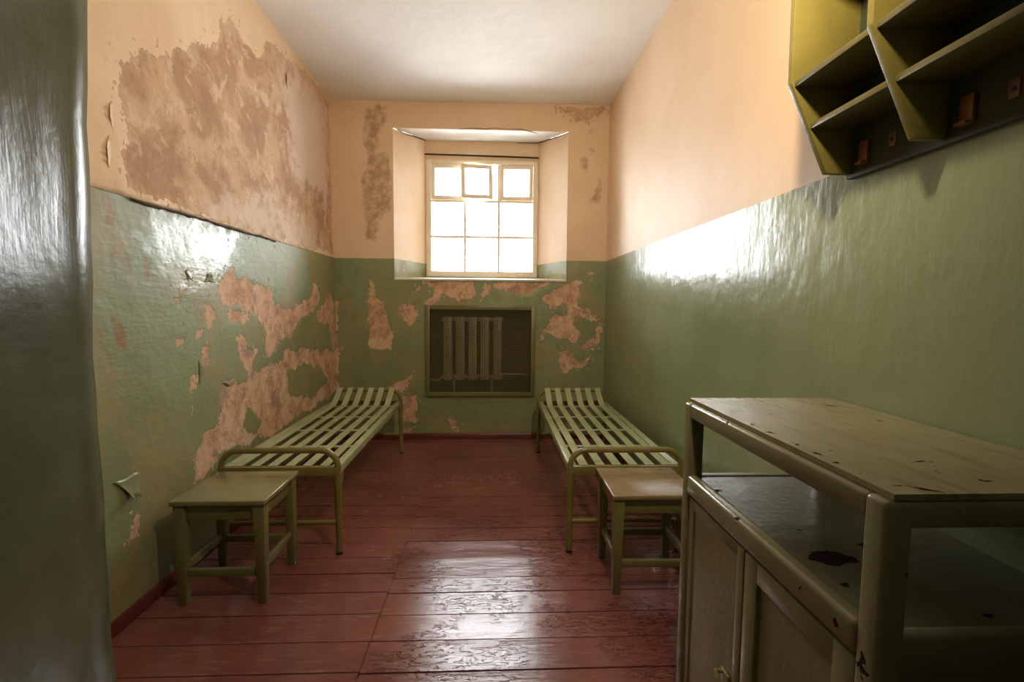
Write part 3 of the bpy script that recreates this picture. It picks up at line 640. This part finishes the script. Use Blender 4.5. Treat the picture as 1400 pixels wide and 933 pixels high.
cb = tag(empty('cabinet', ((CX0+CX1)/2, (CY0+CY1)/2, 0)), 'olive painted wooden cabinet with open top shelf and two doors against right wall', 'cabinet')
og = tuple(cb.location); p = 0.050
for x0, x1 in ((CX0, CX0+p), (CX1-p, CX1)):
    for y0, y1 in ((CY0, CY0+p), (CY1-p, CY1)):
        m = MB(); m.box(x0, x1, y0, y1, 0, CZ-0.012, 0.010, 3); m.build('post', M['cab'], cb, og)
for x0 in (CX0, CX1-0.04):
    m = MB(); m.box(x0+(0.0015 if x0 == CX0 else 0), x0+0.04-(0.0015 if x0 != CX0 else 0), CY0+p-0.008, CY1-p+0.008, CZ-0.062, CZ-0.0125, 0.009, 3); m.build('top_rail', M['cab'], cb, og)
for y0 in (CY0, CY1-0.04):
    m = MB(); m.box(CX0+p-0.008, CX1-p+0.008, y0+0.0015, y0+0.0385, CZ-0.060, CZ-0.0125, 0.009, 3); m.build('top_rail', M['cab'], cb, og)
m = gridbox(CX0+0.016, CX1, CY0+0.006, CY1-0.004, CZ-0.011, CZ)
o = m.build('top_panel', M['cab_top'], cb, og); Q = coords(o)[:, :2] + np.array(og[:2])
set_attr(o, 'chip', union([blob((0.712,0.772),0.012,0.008,9,1), blob((0.871,0.895),0.03,0.004,9,2), blob((0.694,0.833),0.012,0.005,9,3), blob((0.690,0.950),0.014,0.012,9,4), blob((0.688,1.024),0.012,0.012,9,5), blob((0.69,1.12),0.014,0.012,9,6), blob((0.69,1.2),0.013,0.013,9,12), blob((0.688,1.29),0.010,0.016,9,13), blob((0.688,0.890),0.008,0.01,9,7), blob((0.80,0.742),0.016,0.004,9,8), blob((0.93,0.75),0.012,0.004,9,9)], Q))
SZ = 0.828
m = gridbox(CX0+0.02, CX1-0.005, CY0+0.012, CY1-0.012, SZ-0.02, SZ)
o = m.build('shelf', M['cab_shelf'], cb, og); Q = coords(o)[:, :2] + np.array(og[:2])
set_attr(o, 'chip', union([[(0.716,1.008),(0.745,1.034),(0.80,1.042),(0.818,1.022),(0.842,0.998),(0.82,0.976),(0.79,0.984),(0.765,0.968),(0.738,0.985)], blob((0.73,0.90),0.018,0.01,9,21), blob((0.90,1.06),0.02,0.012,9,22), blob((0.70,1.40),0.014,0.02,9,23), blob((0.93,0.80),0.016,0.008,9,24), blob((0.80,1.14),0.02,0.006,9,25)], Q))
m = MB(); m.box(CX0-0.004, CX0+0.036, CY0+p-0.006, CY1-p+0.006, SZ-0.055, SZ+0.012, 0.013, 3); m.build('front_rail', M['cab'], cb, og)
m = MB(); m.box(CX0+p-0.006, CX1-p+0.006, CY1-0.036, CY1-0.004, SZ-0.06, SZ+0.003, 0.002); m.build('side_rail', M['cab'], cb, og)
m = MB(); m.box(CX0+p-0.006, CX1-p+0.006, CY0+0.004, CY0+0.036, SZ-0.06, SZ+0.008, 0.006); m.build('side_rail', M['cab'], cb, og)
for y0, y1 in ((CY0+0.014, CY0+0.026), (CY1-0.026, CY1-0.014)):
    m = MB(); m.box(CX0+p-0.006, CX1-p+0.006, y0, y1, 0.10, SZ-0.05); m.build('side_panel', M['cab'], cb, og)
m = MB(); m.box(CX1-0.024, CX1-0.012, CY0+p-0.006, CY1-p+0.006, 0.10, SZ-0.016); m.build('back_panel', M['cab'], cb, og)
m = MB(); m.box(CX0+0.03, CX1-0.02, CY0+0.02, CY1-0.02, 0.085, 0.105); m.build('bottom_panel', M['cab'], cb, og)
m = MB(); m.box(CX0+0.004, CX0+0.036, CY0+p-0.006, CY1-p+0.006, 0.06, 0.10, 0.006); m.build('bottom_rail', M['cab'], cb, og)
def door(y0, y1, stile, rec, lab=None):
    z0, z1 = 0.105, SZ-0.064; x0 = CX0+0.006
    d = MB(); d.box(x0, x0+0.022, y0, y0+stile, z0, z1, 0.003).box(x0, x0+0.022, y1-stile, y1, z0, z1, 0.003).box(x0+0.0005, x0+0.0215, y0+stile-0.002, y1-stile+0.002, z1-stile, z1, 0.003).box(x0+0.0005, x0+0.0215, y0+stile-0.002, y1-stile+0.002, z0, z0+stile, 0.003)
    o = d.build('door', M['cab'], cb, og)
    i = MB(); i.box(x0+rec, x0+rec+0.008, y0+stile-0.006, y1-stile+0.006, z0+stile-0.006, z1-stile+0.006); i.build('inset_panel', M['cab'], o)
    for c in o.children: c.data.transform(Matrix.Translation(-Vector(og)))
    return o
YM = 1.158
d1 = door(CY0+p+0.003, YM-0.003, 0.055, 0.012); d2 = door(YM+0.003, CY1-p-0.003, 0.034, 0.004)
m = MB(); x = CX0+0.006
m.box(x-0.004, x+0.002, 1.205, 1.245, 0.335, 0.375, 0.001).tube([(x-0.002,1.238,0.365),(x-0.022,1.238,0.370),(x-0.026,1.225,0.362),(x-0.022,1.212,0.352),(x-0.002,1.212,0.350)], 0.006, 10)
m.build('latch', M['latch'], d2, og)

# ------------------------------------------------------------ wall shelf with bays
ws = tag(empty('wall_shelf', (XR, 1.04, 1.815)), 'yellow green wooden wall shelf with open bays high on the right wall', 'wall shelf')
og = tuple(ws.location); TOP = 2.78; BX = XR-0.018
prof = [(BX, 1.828), (1.068, 1.828), (0.938, 2.104), (0.932, TOP), (BX, TOP)]
DY = (1.514, 1.196, 0.876, 0.556)
for k, y in enumerate(DY):
    m = MB(); m.prism(prof, y-0.011, y+0.011, lambda u, v, t: (u, t, v), 0.003)
    m.build('side_panel' if k in (0, 3) else 'divider', M['shelf'], ws, og)
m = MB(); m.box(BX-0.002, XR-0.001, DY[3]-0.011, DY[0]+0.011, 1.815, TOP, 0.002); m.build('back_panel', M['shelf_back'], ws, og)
for a, b in zip(DY, DY[1:]):
    for z, xf in ((1.972, 1.006), (2.098, 0.948), (2.42, 0.945), (TOP-0.02, 0.940)):
        m = MB(); m.box(xf, BX-0.002, b+0.010, a-0.010, z-0.008, z+0.010, 0.002); m.build('shelf_board', M['board'], ws, og)
    for yy, z0, z1 in ((a-0.067, 1.843, 1.914),):
        m = MB(); m.box(BX-0.013, BX-0.001, yy-0.017, yy+0.017, z0, z1, 0.003); pg = m.build('peg', M['peg'], ws, og); pg['label'] = 'orange brown wooden peg'
        h = MB(); h.box(BX-0.026, BX-0.011, yy-0.013, yy+0.017, z0, z0+0.008, 0.002); h.build('lip', M['peg'], pg, og)
    yy = a-0.165
    m = MB(); m.box(BX-0.005, BX-0.001, yy-0.012, yy+0.012, 1.864, 1.906, 0.002); pt = m.build('hanger_plate', M['plate'], ws, og)
    h = MB(); h.tube([(BX-0.003, yy, 1.884), (BX-0.007, yy, 1.884)], 0.006, 10); h.build('screw', M['dark'], pt, og)
